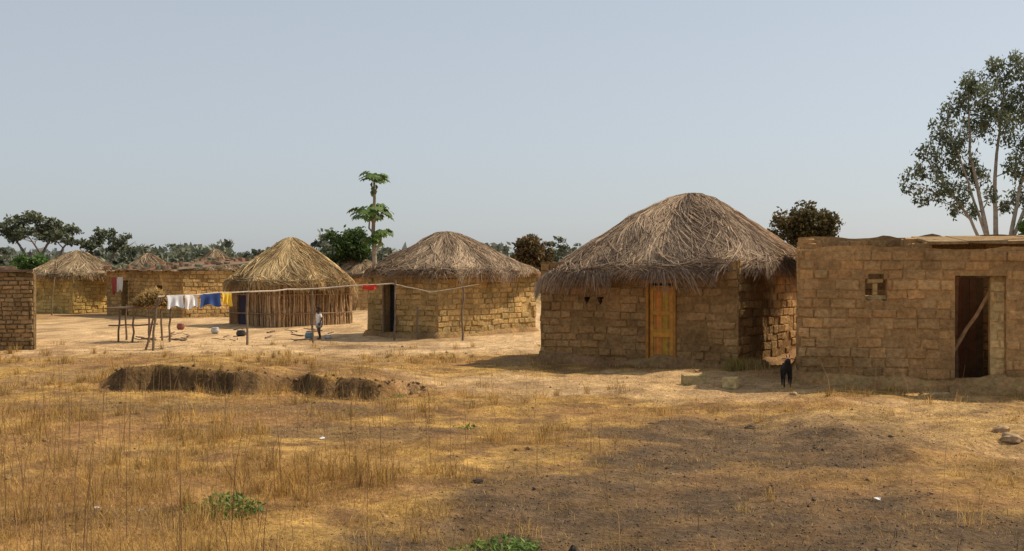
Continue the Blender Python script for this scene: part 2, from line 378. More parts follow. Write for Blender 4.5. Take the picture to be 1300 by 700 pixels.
# ---- third hut, pole walls
P=[(-10.7,44.7),(-8.5,42.9),(-6.15,45.5),(-8.35,47.3)]
e,cx,cy,a,b_,an=hut('pole_walled_thatched_hut',P,1.75,{0:((.5,1.05,.0,1.4),)},seed=4,miss=.6,col=(.32,.19,.09),thick=.15)
thatch(e,cx,cy,a+.6,b_+.6,an,1.62,3.42,30000,p=2.8,q=1.1,seed=12,wid=.012,c1=(.29,.195,.10),c2=(.72,.53,.27),fr=.38,lump=.10)
b=B()
for (pa,pb,u0) in ((P[0],P[1],1.15),(P[1],P[2],0)):
    pa=V3((*pa,0));pb=V3((*pb,0));dd=(pb-pa);L=dd.length;dd.normalize();nn=V3((dd.y,-dd.x,0));u=u0
    while u<L:
        r=random.uniform(.016,.045);q=pa+dd*u+nn*random.uniform(.03,.06)
        v=random.uniform(.5,1.35);b.stick(q+Zu*-.1,q+dd*random.uniform(-.10,.10)+Zu*random.uniform(1.45,1.68),r,(.42*v,.28*v,.15*v),.02);u+=r*2*random.uniform(.8,1.9)
    for z in (.45,1.15): b.stick(pa+nn*.11+Zu*z,pb+nn*.11+Zu*z,.02,(.3,.2,.12),.008)
b.obj('pole_cladding',M_wood,e)
d=V3((P[1][0]-P[0][0],P[1][1]-P[0][1],0)).normalized();n=V3((d.y,-d.x,0));O=V3((*P[0],0))
b=B();b.box(O+d*.52-n*.1,d*.5,n*.03,Zu*1.38,(.05,.045,.07),.01);b.obj('door_curtain',M_cloth,e)
# ---- far left hut
P=[(-23.9,58.0),(-20.9,56.2),(-19.2,59.0),(-22.2,60.8)]
e,cx,cy,a,b_,an=hut('thatched_mud_hut',P,1.95,{},seed=5,miss=.1,pro=.03,var=.18,col=(.54,.37,.13))
thatch(e,cx,cy,a+.55,b_+.55,an,1.85,3.2,14000,p=2.6,seed=15,wid=.016,c1=(.28,.20,.12),c2=(.58,.43,.26),fr=.25)
b=B()
for x,y in ((-23.3,55.6),(-21.4,54.9)): b.stick((x,y,-.1),(x+.15,y,1.75),.04,(.25,.18,.1))
b.obj('porch_posts',M_wood,e)
for i,(x,y,r,ze,za) in enumerate(((-20.3,66,1.5,1.85,3.15),(-19.3,77,1.6,2.1,3.6),(-8.1,62,1.4,1.8,2.95),(-9.6,70,1.4,1.8,2.7))):
    P=[(x-r,y),(x,y-r),(x+r,y),(x,y+r)]
    e,cx,cy,a,b_,an=hut('thatched_mud_hut',P,ze+.05,{},seed=6+i,miss=.2,col=(.43,.29,.14))
    thatch(e,cx,cy,a+.6,b_+.6,an,ze,za,6000,p=2.3,seed=20+i,wid=.02,c1=(.26,.185,.12),c2=(.54,.40,.25),fr=.25)
# ---- long flat-roofed house
P=[(-19.0,55.4),(-14.0,50.2),(-10.4,54.2),(-15.4,59.4)]
e,cx,cy,a,b_,an=hut('flat_roofed_brick_house',P,lambda u:2.02,{0:((1.5,2.2,.0,1.6),(4.8,5.4,.9,1.4))},seed=9,miss=.05,pro=.03,var=.2,col=(.46,.295,.12),top_rag=.04)
b=B();d=V3((P[1][0]-P[0][0],P[1][1]-P[0][1],0)).normalized();s=V3((-d.y,d.x,0));O=V3((*P[0],0))
for i in range(9):
    b.box(O+d*(-.4+i*.86)-s*.45+Zu*(2.06+.01*(i%2)),d*.87,s*6.2+Zu*.5,Zu*.03,(.24*random.uniform(.8,1.2),.15,.10),.01)
b.obj('sheet_roof',M_tin,e)
b=B()
for i in range(70):
    u=random.uniform(-.3,7);v=random.uniform(-.3,5.5) if i%3 else random.uniform(-.4,0)
    o=O+d*u+s*v+Zu*(2.11+.5*(v+.45)/6.2);b.box(o,d*random.uniform(.12,.34)+s*random.uniform(-.05,.05),s*.15,Zu*random.uniform(.07,.16),(.30*random.uniform(.5,1.2),.18,.11),.02)
b.obj('roof_weights',M_rock,e)
# ---- near left brick building
P=[(-17.0,29.2),(-12.15,30.0),(-13.85,33.9),(-18.7,33.1)]
e,cx,cy,a,b_,an=hut('brick_house',P,1.95,{},seed=13,miss=.0,pro=.03,var=.22,bh=.11,bl=.24,col=(.34,.225,.11),mortar=.55,wav=.004,wob=.012,top_rag=.03)
b=B();d=V3((P[1][0]-P[0][0],P[1][1]-P[0][1],0)).normalized();s=V3((P[2][0]-P[1][0],P[2][1]-P[1][1],0)).normalized();O=V3((*P[0],0))
for i in range(6): b.box(O+d*(-.2+i*.85)-s*.12+Zu*(1.99+.008*(i%2)),d*.86,s*4.4,Zu*.05,(.20,.13,.085),.012)
for i in range(22): b.box(O+d*random.uniform(0,4.6)+s*random.uniform(-.1,3)+Zu*2.05,d*.22,s*.12,Zu*random.uniform(.05,.1),(.34,.22,.13),.015)
b.obj('sheet_roof',M_tin,e)
# ---- unfinished house on the right
e=empty('unfinished_brick_house')
def Q(u,v): p=A0+Bd*u+Bn*v;return (p.x,p.y)
W=7.2;D=4.8
RB=(.42,.255,.112)
wall('front_wall',e,Q(0,0),Q(W,0),lambda u:2.42,((1.14,1.50,1.50,1.88),(1.19,1.45,1.88,1.96),(2.62,3.44,.05,1.93)),.32,seed=41,miss=.34,col=RB,var=.12,both=True,pro=.015,mortar=.90,wav=.018,topn=.07)
wall('right_wall',e,Q(W,0),Q(W,D),2.6,(),.32,seed=42,miss=.2,both=True,col=RB)
wall('back_wall',e,Q(W,D),Q(0,D),2.74,(),.32,seed=43,miss=.3,both=True,col=RB,topn=.12)
wall('left_wall',e,Q(0,D),Q(0,0),lambda u:2.68-.26*min(1,max(0,(u-.3)/4)),(),.32,seed=44,miss=.3,both=True,col=RB)
wall('partition_wall',e,Q(2.35,.36),Q(2.35,D-.36),lambda u:2.40+.3*u/4.2,(),.28,seed=45,miss=.3,both=True,skip_end=False,col=RB)
wall('room_divider',e,Q(2.38,1.9),Q(W-.34,1.9),2.60,((1.2,1.9,0,1.9),),.26,seed=46,miss=.3,both=True,skip_end=False,col=RB)
wall('lit_jamb_stub',e,Q(3.20,.10),Q(3.44,.10),1.93,(),.2,seed=47,miss=.0,skip_end=False,col=(.58,.40,.18),wav=.004,wob=0,topn=0)  # added stub, paler brick colour stands in for bounced light on the jamb
b=B()
dx=V3((Bd.x,Bd.y,0));dy=V3((Bn.x,Bn.y,0))
for i in range(7): b.box(V3((*Q(2.3+i*.66,1.0),2.50+.006*(i%2))),dx*.67,dy*3.4+Zu*.19,Zu*.05,(.34*random.uniform(.9,1.1),.215,.11),.012)
b.obj('earth_roof',M_mud,e)
b=B();LB=(.62,.44,.20)
b.box(V3((*Q(1.145,.12),1.505)),dx*.35,dy*.12,Zu*.08,LB,.012);b.box(V3((*Q(1.27,.13),1.59)),dx*.08,dy*.1,Zu*.20,LB,.012)
b.box(V3((*Q(1.18,.12),1.80)),dx*.27,dy*.12,Zu*.06,LB,.012)
b.obj('window_lattice',M_mud,e)
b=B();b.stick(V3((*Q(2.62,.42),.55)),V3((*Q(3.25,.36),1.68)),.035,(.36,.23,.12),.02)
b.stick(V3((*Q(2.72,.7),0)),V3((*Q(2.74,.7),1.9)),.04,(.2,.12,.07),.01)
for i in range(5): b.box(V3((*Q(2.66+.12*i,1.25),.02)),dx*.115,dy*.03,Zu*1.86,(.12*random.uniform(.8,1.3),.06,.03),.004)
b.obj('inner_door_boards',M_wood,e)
b=B();b.box(V3((*Q(2.5,-.22),-.2)),dx*1.05,dy*.4,Zu*.27,(.40,.26,.12),.03);b.obj('door_step',M_mud,e)
plinth(e,[Q(0,0),Q(W,0),Q(W,D),Q(0,D)],.10,.2,col=(.40,.24,.105),seed=9)
c=A0+Bd*W/2+Bn*D/2;rects.append((c.x,c.y,W/2+.15,D/2+.15,math.atan2(Bd.y,Bd.x)))
# ------------------------------------------------------------ grass
def inside(x,y,g=0.):
    m=np.zeros(x.shape,bool)
    for cx,cy,hx,hy,a in rects:
        lx=(x-cx)*math.cos(a)+(y-cy)*math.sin(a);ly=-(x-cx)*math.sin(a)+(y-cy)*math.cos(a)
        m|=(np.abs(lx)<hx+g)&(np.abs(ly)<hy+g)
    return m
def gmask(x,y):
    g=sm(.40,.60,fbm(x*1.2,y*1.2,51,5)+.5+.05)*.93+.07
    g=g*(1-.82*np.clip(m_dark(x,y)*1.05,0,1))*(1-.86*np.clip(m_sand(x,y)*1.1,0,1))
    return g
def blades(name,x,y,hh,lean,wid,cols,curl=.5,r=rng):
    n=len(x);z=hgt(x,y)-.005;a=r.random(n)*2*np.pi;dx=np.cos(a)*lean*hh;dy=np.sin(a)*lean*hh
    up=hh*np.sqrt(np.maximum(1-lean**2,.02))
    p0=np.stack([x,y,z],1);p1=p0+np.stack([dx*.35,dy*.35,up*.6],1);p2=p0+np.stack([dx,dy,up],1)
    p2[:,2]-=curl*hh*lean*.2
    a2=r.random(n)*2*np.pi;w=(wid[:,None]*np.stack([np.cos(a2),np.sin(a2),0*a2],1))
    V=np.stack([p0-w,p0+w,p1-w*.8,p1+w*.8,p2-w*.15,p2+w*.15],1).reshape(-1,3)
    o=(np.arange(n)*6)[:,None];F=np.concatenate([o+np.array([[0,1,3,2]]),o+np.array([[2,3,5,4]])],0)
    return fast(name,V,F,np.repeat(cols,6,0),M_grass)
def gcol(n,x,y,r=rng):
    m=np.clip(r.normal(.5,.28,n)+1.0*fbm(x*.5,y*.5,52,3),0,1)[:,None]
    C=c3(.44,.235,.06)*(1-m)+c3(.76,.52,.18)*m
    br=r.random(n)<.18;C[br]=c3(.23,.125,.05)
    return C*r.uniform(.7,1.15,n)[:,None]
n=500000;y=np.exp(rng.uniform(math.log(6.6),math.log(34),n));x=rng.uniform(-1,1,n)*(.52*y+1.5)
k=(rng.random(n)<gmask(x,y)*(1-.25*sm(-1,2,x)*sm(15,12,y)))&~inside(x,y,.12)&(x<14)
x=x[k];y=y[k];n=len(x)
hh=rng.uniform(.02,.08,n)*(1+.6*sm(0,-3,x)*sm(20,12,y));lean=np.clip(rng.normal(.82,.17,n),.1,.985)
blades('dry_grass',x,y,hh,lean,rng.uniform(.0012,.0024,n)*(.6+y*.045),gcol(n,x,y))
nt=5600;ty=np.exp(rng.uniform(math.log(6.8),math.log(33),nt));tx=rng.uniform(-1,1,nt)*(.52*ty+1)
pref=gmask(tx,ty)*(.25+.75*sm(1.5,-2.0,tx))*(.08+.92*sm(.47,.62,fbm(tx*.7,ty*.7,53,4)+.5+.05))
kk=(rng.random(nt)<pref)&~inside(tx,ty,.3);tx=tx[kk];ty=ty[kk]
per=38;nt=len(tx);th=rng.uniform(.06,.30,nt)*(1+.6*sm(-.5,-3.5,tx)*sm(18,10,ty));tr=rng.uniform(.02,.09,nt)
x=np.repeat(tx,per)+rng.normal(0,1,nt*per)*np.repeat(tr,per);y=np.repeat(ty,per)+rng.normal(0,1,nt*per)*np.repeat(tr,per)
hh=np.repeat(th,per)*rng.uniform(.4,1.15,nt*per);lean=np.clip(np.abs(rng.normal(.45,.25,nt*per)),.02,.95)
tcol=gcol(nt*per,x,y)*np.repeat(rng.uniform(.5,1.2,nt),per)[:,None]
blades('dry_grass_tufts',x,y,hh,lean,rng.uniform(.0010,.0024,nt*per)*(.65+y*.045),tcol,1.)
n=1300;y=np.exp(rng.uniform(math.log(7),math.log(20),n));x=rng.uniform(-1,.95,n)*(.48*y);k=rng.random(n)<(.10+.90*sm(.5,-2.5,x));x=x[k];y=y[k];n=len(x)
blades('tall_grass_stalks',x,y,rng.uniform(.25,.95,n),rng.uniform(.03,.35,n),rng.uniform(.0018,.0036,n),np.tile(c3(.30,.18,.085),(n,1))*rng.uniform(.5,1.6,n)[:,None])
# clods & pebbles
def clods(name,x,y,s,cols,mt=M_rock):
    n=len(x);o=np.array([[1,0,0],[0,1,0],[-1,0,0],[0,-1,0],[0,0,.8],[0,0,-.6]],float)
    J=o[None]*rng.uniform(.6,1.3,(n,6,1))*s[:,None,None]+rng.normal(0,.22,(n,6,3))*s[:,None,None]
    V=J+np.stack([x,y,hgt(x,y)+s*.15],1)[:,None]
    f=np.array([[0,1,4],[1,2,4],[2,3,4],[3,0,4],[1,0,5],[2,1,5],[3,2,5],[0,3,5]])
    F=((np.arange(n)*6)[:,None,None]+f[None]).reshape(-1,3)
    fast(name,V.reshape(-1,3),F,np.repeat(cols,6,0),mt)
n=28000;y=np.exp(rng.uniform(math.log(6.8),math.log(34),n));x=rng.uniform(-1,1,n)*(.5*y+1);md=m_dark(x,y)
k=(rng.random(n)<.35+.65*md)&~inside(x,y);x=x[k];y=y[k];md=md[k];n=len(x)
cc=mixc(c3(.36,.23,.12)*np.ones((n,3)),c3(.14,.095,.06),np.clip(md*1.3,0,1))*rng.uniform(.5,1.4,n)[:,None]
clods('soil_clods',x,y,rng.uniform(.003,.012,n)*(1+2.0*(rng.random(n)<.04)*rng.random(n))*(.75+y*.03),cc)
n=420;x=rng.uniform(-7,-1.5,n);y=cut0(x)-.3+rng.normal(0,.35,n);clods('bank_clods',x,y,rng.uniform(.01,.05,n),np.tile(c3(.17,.105,.052),(n,1))*rng.uniform(.5,1.5,n)[:,None])
n=2600;y=np.exp(rng.uniform(math.log(6.8),math.log(16),n));x=rng.uniform(-2,4.5,n);k=rng.random(n)<m_dark(x,y);x=x[k];y=y[k];n=len(x)
blades('charred_stubble',x,y,rng.uniform(.02,.09,n),rng.uniform(.2,.98,n),rng.uniform(.0015,.004,n),np.tile(c3(.085,.058,.036),(n,1))*rng.uniform(.5,3.8,n)[:,None])
# ------------------------------------------------------------ bricks, rocks
def mudbrick(x,y,rot,sx,sy,sz,col):
    b=B();c,s=math.cos(rot),math.sin(rot);z=H(x,y)-.02
    b.box((x,y,z),(c*sx,s*sx,0),(-s*sy,c*sy,0),(0,0,sz),col,.012)
    o=b.obj('mud_brick',M_mud);mo=o.modifiers.new('b','BEVEL');mo.width=.018;mo.segments=2
mudbrick(3.02,20.75,.12,.42,.25,.20,(.40,.31,.15));mudbrick(3.62,20.4,-.35,.25,.3,.19,(.58,.43,.20))
mudbrick(6.9,19.5,-.3,.3,.2,.10,(.4,.28,.14))
def rock(x,y,s,col=(.40,.27,.15),name='rock'):
    import bmesh
    bm=bmesh.new();bmesh.ops.create_icosphere(bm,subdivisions=3,radius=1)
    for v in bm.verts:
        q=v.co.copy();f=1+.8*float(fbm(np.array(q.x*1.3+x*9),np.array(q.y*1.3+q.z*1.7),int(x*10)%50,3));v.co=V3((q.x*s[0],q.y*s[1],q.z*s[2]))*f
        v.co.z=max(v.co.z,-s[2]*.5)
    me=bpy.data.meshes.new(name);bm.to_mesh(me);bm.free();set_col(me,[col]*len(me.vertices));me.materials.append(M_rock)
    o=bpy.data.objects.new(name,me);o.location=(x,y,H(x,y)+s[2]*.15);link(o)
rock(5.62,13.3,(.13,.09,.065));rock(5.72,13.8,(.10,.08,.06));rock(5.25,16.5,(.06,.05,.04));rock(-.33,11.4,(.05,.04,.04),(.08,.06,.045));rock(3.1,15.4,(.07,.05,.04),(.14,.10,.07));rock(4.6,19.3,(.06,.06,.04))
rock(.45,8.6,(.04,.04,.06),(.05,.04,.03))
def litter(x,y,s,col):
    b=B();z=H(x,y)+.012;p=[]
    for i in range(7):
        a=i/7*6.283;r=s*random.uniform(.5,1.1);p.append((x+math.cos(a)*r,y+math.sin(a)*r*.7,z+random.uniform(0,.5*s)))
    c=(x,y,z+s*.45)
    for i in range(7): b.poly([c,p[i],p[(i+1)%7]],col)
    b.obj('litter_scrap',M_plas)
litter(3.2,10.35,.055,(.5,.52,.55));litter(-3.45,9.8,.035,(.75,.75,.75));litter(-2.28,14.2,.05,(.8,.8,.78));litter(-2.4,22.4,.05,(.6,.6,.6));litter(-3.1,9.9,.035,(.3,.45,.5))
def weed(x,y,R,n,hh=.12,name='green_weed'):
    a=rng.random(n)*6.283;r=R*np.sqrt(rng.random(n))*(.6+.8*vnoise(a*1.5,a*0,int(n)));px=x+np.cos(a)*r;py=y+np.sin(a)*r;z=hgt(px,py)+rng.uniform(.01,hh,n)*(1-.6*np.minimum(1,(r/R)**2))
    s=rng.uniform(.010,.024,n);u=rng.normal(0,1,(n,3));u[:,2]*=.6;u/=np.linalg.norm(u,axis=1)[:,None];v=np.cross(u,rng.normal(0,.6,(n,3))+np.array([0,0,1.]));v/=np.linalg.norm(v,axis=1)[:,None]
    c=np.stack([px,py,z],1);V=np.stack([c-u*s[:,None]*1.6,c-v*s[:,None]*.5,c+u*s[:,None]*1.6,c+v*s[:,None]*.5],1).reshape(-1,3)
    F=np.arange(n*4).reshape(-1,4);C=np.tile(c3(.14,.22,.04),(n,1))*rng.uniform(.4,1.4,n)[:,None]
    fast(name,V,F,np.repeat(C,4,0),M_leaf)
weed(-2.35,9.9,.28,560,.17);weed(-.05,8.65,.3,560,.14);weed(-1.9,19.0,.3,100,.08);weed(-.6,15.5,.15,60,.06)
def drybush(x,y,n=160,h=.35,col=(.45,.33,.13)):
    xx=x+rng.normal(0,.12,n);yy=y+rng.normal(0,.12,n)
    blades('dry_shrub',xx,yy,rng.uniform(.4,1,n)*h,rng.uniform(.1,.8,n),rng.uniform(.004,.008,n),np.tile(c3(*col),(n,1))*rng.uniform(.6,1.3,n)[:,None])
drybush(4.45,23.4,260,.36,(.36,.29,.09));drybush(4.8,23.3,200,.3)
for i in range(9): drybush(5.6+i*.45+random.uniform(-.15,.15),20.35-.11*i,random.randint(15,40),random.uniform(.08,.16))
for i in range(12):
    t_=random.random();drybush(.6+3.7*t_,26.1-2.3*t_,random.randint(10,30),random.uniform(.06,.14))
# ------------------------------------------------------------ trees
def leaves(name,cl,per,size,c1,c2,parent,seed=1,flat=1.,hang=0,asp=2.):
    r=np.random.default_rng(seed);P=[];K=[]
    for (x,y,z,R) in cl:
        n=int(per*R*R);d=r.normal(0,1,(n,3));d/=np.linalg.norm(d,axis=1)[:,None]
        q=d*(R*np.cbrt(r.random(n))**.8)[:,None]
        sc=r.normal(0,1,(max(5,int(7*R)),3));sc/=np.linalg.norm(sc,axis=1)[:,None];sc*=R*.75
        s=sc[r.integers(0,len(sc),n)];q=np.where(r.random((n,1))<.75,s+r.normal(0,.26*R,(n,3)),q);q[:,2]*=flat
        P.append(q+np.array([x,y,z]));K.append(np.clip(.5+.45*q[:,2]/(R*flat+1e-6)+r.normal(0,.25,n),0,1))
    P=np.concatenate(P);K=np.concatenate(K);n=len(P)
    u=r.normal(0,1,(n,3));u[:,2]-=hang;u/=np.linalg.norm(u,axis=1)[:,None];v=np.cross(u,r.normal(0,1,(n,3)));v/=np.linalg.norm(v,axis=1)[:,None]
    s=(size*r.uniform(.6,1.3,n))[:,None]
    V=np.stack([P-u*s*asp/2,P-v*s*.5,P+u*s*asp/2,P+v*s*.5],1).reshape(-1,3)
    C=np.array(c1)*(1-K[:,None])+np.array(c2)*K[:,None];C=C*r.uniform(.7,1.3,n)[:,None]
    return fast(name,V,np.arange(n*4).reshape(-1,4),np.repeat(C,4,0),M_leaf,parent)
def limb(b,p,q,r0,r1,col,bend=.12,k=7):
    p=V3(p);q=V3(q);L=(q-p).length;off=V3((random.uniform(-1,1),random.uniform(-1,1),random.uniform(0,1)))*bend*L;pts=[];rad=[]
    for i in range(7):
        t=i/6;pts.append(p.lerp(q,t)+off*math.sin(math.pi*t)+V3([random.uniform(-1,1)*.012*L for _ in range(3)]));rad.append(r0+(r1-r0)*t)
    b.tube(pts,rad,col,k,.05);return pts
def tree(name,x,y,trunks,cl,per,size,c1,c2,bark,seed=1,tw=4,**k):
    random.seed(seed);e=empty(name);b=B();nodes=[]
    for path,r0,r1 in trunks:
        pts=[V3((x+a,y+bb,c)) for a,bb,c in path];sm_=[]
        for i in range(len(pts)-1):
            for j in range(4): sm_.append(pts[i].lerp(pts[i+1],j/4)+V3((random.uniform(-1,1),random.uniform(-1,1),0))*r0*.25)
        sm_.append(pts[-1]);m=len(sm_);b.tube(sm_,[r0+(r1-r0)*i/(m-1) for i in range(m)],bark,9,.06)
        nodes+=[(p,r0+(r1-r0)*i/(m-1)) for i,p in enumerate(sm_) if i>m*.3]
    cw=[]
    for (cx_,cy_,cz,R) in cl:
        q=V3((x+cx_,y+cy_,cz));cw.append((q.x,q.y,q.z,R))
        best=min(nodes,key=lambda nn:(nn[0]-q).length+(2.5 if nn[0].z>q.z-.2 else 0))
        pp=limb(b,best[0],q,max(.02,best[1]*.4),.012,bark,.1)
        for _ in range(tw):
            t=pp[random.randint(3,6)];dd=V3([random.gauss(0,1) for _ in range(3)]).normalized()*R*.9;dd.z=dd.z*k.get('flat',1)
            limb(b,t,q+dd,.014,.005,bark,.1,4)
    b.obj('trunk_and_limbs',M_bark,e,True)
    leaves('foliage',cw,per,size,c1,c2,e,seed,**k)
    return e
EU=[(-.77,0,10.0,.55),(.2,.4,10.3,.65),(1.2,-.3,10.2,.7),(-1.6,.3,9.2,.55),(-.9,-.5,9.1,.75),(.2,.2,9.2,.85),(1.3,.5,9.0,.8),(-2.3,0,8.0,.55),(-1.3,.6,8.0,.75),(-.2,-.7,7.9,.75),(1.0,-.3,7.7,.8),
    (-2.9,-.3,7.0,.5),(-2.0,.4,6.8,.7),(-.8,.7,6.7,.65),(-3.35,.1,6.1,.5),(-2.5,-.4,5.6,.65),(-1.4,.2,5.3,.5),(-.4,.3,6.0,.45),(.7,-.5,6.3,.6),(1.7,.2,6.8,.8),(1.4,.4,5.4,.6),(-1.7,0,4.7,.4),(-3.0,.3,5.2,.4),(-1.0,.1,4.6,.35),(-.2,.2,5.2,.4),(.8,.3,4.9,.45),(-3.7,0,5.6,.3),(-.2,.2,8.6,.6),(-1.5,0,7.3,.5),
    (2.2,.3,8.6,.9),(2.3,0,10.0,.8),(2.9,-.3,7.2,.9),(2.1,.6,10.7,.6),(-.1,0,10.7,.35),(2.6,0,5.6,.7),(-1.2,-.3,9.9,.35),(-1.9,.2,8.7,.35),(1.0,0,10.8,.5)]
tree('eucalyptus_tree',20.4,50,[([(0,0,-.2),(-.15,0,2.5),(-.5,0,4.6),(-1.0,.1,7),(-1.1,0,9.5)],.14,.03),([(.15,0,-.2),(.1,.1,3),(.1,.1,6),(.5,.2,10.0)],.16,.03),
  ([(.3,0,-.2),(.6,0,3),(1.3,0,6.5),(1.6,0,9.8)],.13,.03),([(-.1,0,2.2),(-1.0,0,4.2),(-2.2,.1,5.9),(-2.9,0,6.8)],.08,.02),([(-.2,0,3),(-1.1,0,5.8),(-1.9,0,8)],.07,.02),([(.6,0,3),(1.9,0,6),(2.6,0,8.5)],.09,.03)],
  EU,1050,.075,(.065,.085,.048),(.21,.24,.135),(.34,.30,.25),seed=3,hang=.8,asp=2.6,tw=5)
tree('leafy_tree',22.2,49,[([(0,0,-.2),(.1,0,3)],.12,.05)],[(-.6,-.5,3.9,.6),(.3,0,4.4,.8),(.9,.2,3.5,.8),(-.5,.2,3.2,.5),(-.9,0,3.5,.45)],1100,.11,(.03,.07,.012),(.13,.24,.045),(.2,.15,.1),seed=6)
def crown(rx,ry,zc,rz,n,R,seed):
    r=random.Random(seed);o=[]
    for i in range(n):
        while 1:
            a,b2,c=[r.uniform(-1,1) for _ in range(3)]
            if a*a+b2*b2+c*c<1: break
        o.append((a*rx,b2*ry,zc+c*rz,R*r.uniform(.7,1.2)))
    return o
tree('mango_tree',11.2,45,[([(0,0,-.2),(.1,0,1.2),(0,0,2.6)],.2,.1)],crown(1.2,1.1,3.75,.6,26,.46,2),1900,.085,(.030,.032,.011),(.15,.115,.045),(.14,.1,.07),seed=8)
tree('mango_tree',1.1,62,[([(0,0,-.2),(.1,0,1.2),(0,0,2.3)],.2,.1)],crown(1.1,1.1,3.0,.62,20,.42,4),1900,.10,(.035,.032,.012),(.18,.12,.048),(.14,.1,.07),seed=9)
tree('mango_tree',-8.9,62,[([(0,0,-.2),(.1,0,1.2),(0,0,2.3)],.2,.1)],crown(1.1,1.1,3.2,.9,22,.45,5),1500,.10,(.018,.038,.010),(.085,.14,.034),(.14,.1,.07),seed=10)
tree('leafy_tree',-24.5,60,[([(0,0,-.2),(0,0,1.6)],.12,.05)],crown(1.2,.8,2.2,.5,9,.4,6),1200,.11,(.03,.06,.012),(.10,.18,.04),(.14,.1,.07),seed=11)
def acacia(x,y,z,w,seed,n=14):
    r=random.Random(seed);cl=[]
    for i in range(n):
        a=r.uniform(0,6.283);q=math.sqrt(r.random())*w;cl.append((math.cos(a)*q,math.sin(a)*q*.6,z-.35*(q/w)**2*2+r.uniform(-.9,.5),w*.2*r.uniform(.5,1.4)))
    tree('acacia_tree',x,y,[([(0,0,-.2),(.2,0,z*.35),(-.3,0,z*.6)],.24,.14),([(.2,0,z*.35),(w*.35,0,z*.7),(w*.6,.2,z*.9)],.14,.05),([(.1,0,z*.4),(-w*.35,0,z*.7),(-w*.6,.2,z*.88)],.13,.05)],cl,260,.17,(.055,.065,.04),(.16,.175,.095),(.18,.145,.12),seed=seed,flat=.55,tw=2)
acacia(-38.5,95,5.9,3.2,21,24);acacia(-34.6,100,5.1,2.6,22,20);acacia(-43,110,6.0,3.5,23,16);acacia(-41,92,4.0,2.0,24,8)
acacia(-30,140,4.6,2.6,25);acacia(-44,150,5,3,26)
acacia(4.5,120,4.9,2.0,27);acacia(-14,150,4.8,2.5,28);acacia(-24,130,4.4,2.4,29);acacia(-4,140,4.6,2.6,30);acacia(8,150,5.0,2.6,31)
r=np.random.default_rng(77);cl=[]
for i in range(640):
    d_=r.uniform(110,420);a=r.uniform(-.62,.62);x=a*d_;t=r.uniform(2.2,6.0)*(1.0+.25*(d_>250));w=r.uniform(1.2,3.4)
    for j in range(4): cl.append((x+r.uniform(-w,w),d_+r.uniform(-w,w),t*r.uniform(.35,.85),w*.55))
for i in range(90):
    d_=r.uniform(85,125);x=r.uniform(-50,14);t=r.uniform(1.6,3.3)
    for j in range(4): cl.append((x+r.uniform(-1.3,1.3),d_+r.uniform(-1,1),t*r.uniform(.35,.8),.8))
leaves('distant_trees',cl,46,.42,(.085,.097,.068),(.20,.205,.135),None,78,flat=.8)  # distance haze mixed into the leaf colours as grey
cl=[]
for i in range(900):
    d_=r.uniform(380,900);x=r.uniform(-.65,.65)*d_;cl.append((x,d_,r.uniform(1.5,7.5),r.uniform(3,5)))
leaves('far_woodland',cl,5,1.8,(.20,.21,.19),(.30,.31,.27),None,79,flat=.8)  # paler grey leaves carry stronger painted haze
cl=[]
for i in range(120):
    x=r.uniform(-45,30);y_=r.uniform(66,110);cl.append((x,y_,.4,r.uniform(.3,.9)))
leaves('dry_bushes',cl,160,.16,(.12,.11,.05),(.28,.23,.11),None,80,flat=.8)
# papaya
e=empty('papaya_tree');b=B();lv=B();random.seed(5)
x0,y0=-7.0,60.0
def leafy(cx,cy,cz,n,R,droop):
    for i in range(n):
        a=random.uniform(0,6.283);el=random.uniform(-.6,.9);l=R*random.uniform(.55,1.0)
        q=V3((cx+math.cos(a)*math.cos(el)*l,cy+math.sin(a)*math.cos(el)*l,cz+math.sin(el)*l*.6+.05))
        b.tube([(cx,cy,cz),V3((cx,cy,cz)).lerp(q,.5)+V3((0,0,.08)),q],[.018,.012,.008],(.16,.2,.06),4)
        out=V3((math.cos(a),math.sin(a),-droop)).normalized();sd=V3((-math.sin(a),math.cos(a),0));S_=random.uniform(.28,.42)
        v=random.uniform(.6,1.3);col=(.12*v,.19*v,.045*v)
        for j in range(7):
            t=(j-3)*.62;dr=(out*math.cos(t)+sd*math.sin(t)).normalized();pr=(sd*math.cos(t)-out*math.sin(t))
            L_=S_*(1-.08*abs(j-3));tip=q+dr*L_+V3((0,0,-.10*random.random()))
            lv.poly([q,q+dr*L_*.45+pr*L_*.14,q+dr*L_*.7+pr*L_*.22,tip,q+dr*L_*.7-pr*L_*.22,q+dr*L_*.45-pr*L_*.14],col)
b.tube([(x0,y0,-.2),(x0+.05,y0,2),(x0-.05,y0,4),(x0+.02,y0,5.6),(x0,y0,6.75)],[.13,.12,.10,.08,.05],(.30,.25,.19),9,.05)
b.tube([(x0,y0,3.2),(x0+.35,y0-.1,3.4),(x0+.4,y0-.1,4.0)],[.05,.045,.03],(.28,.23,.18),6);b.tube([(x0,y0,3.9),(x0-.25,y0-.1,4.2),(x0-.2,y0-.1,4.9)],[.05,.045,.03],(.28,.23,.18),6)
leafy(x0,y0,6.75,28,.72,.5);leafy(x0-.2,y0-.1,4.95,38,1.0,.7);leafy(x0+.15,y0,5.1,20,.7,.5);leafy(x0+.4,y0-.1,3.9,18,.5,.6);leafy(x0-.1,y0,3.6,14,.5,.8)
for i in range(9):
    a=random.uniform(0,6.28);z=random.uniform(5.9,6.5);b.tube([(x0+math.cos(a)*.1,y0+math.sin(a)*.1,z+.12),(x0+math.cos(a)*.15,y0+math.sin(a)*.15,z),(x0+math.cos(a)*.12,y0+math.sin(a)*.12,z-.14)],[.02,.07,.02],(.12,.17,.05),6)
b.obj('trunk_and_stalks',M_bark,e,True);lv.obj('papaya_leaves',M_leaf,e)
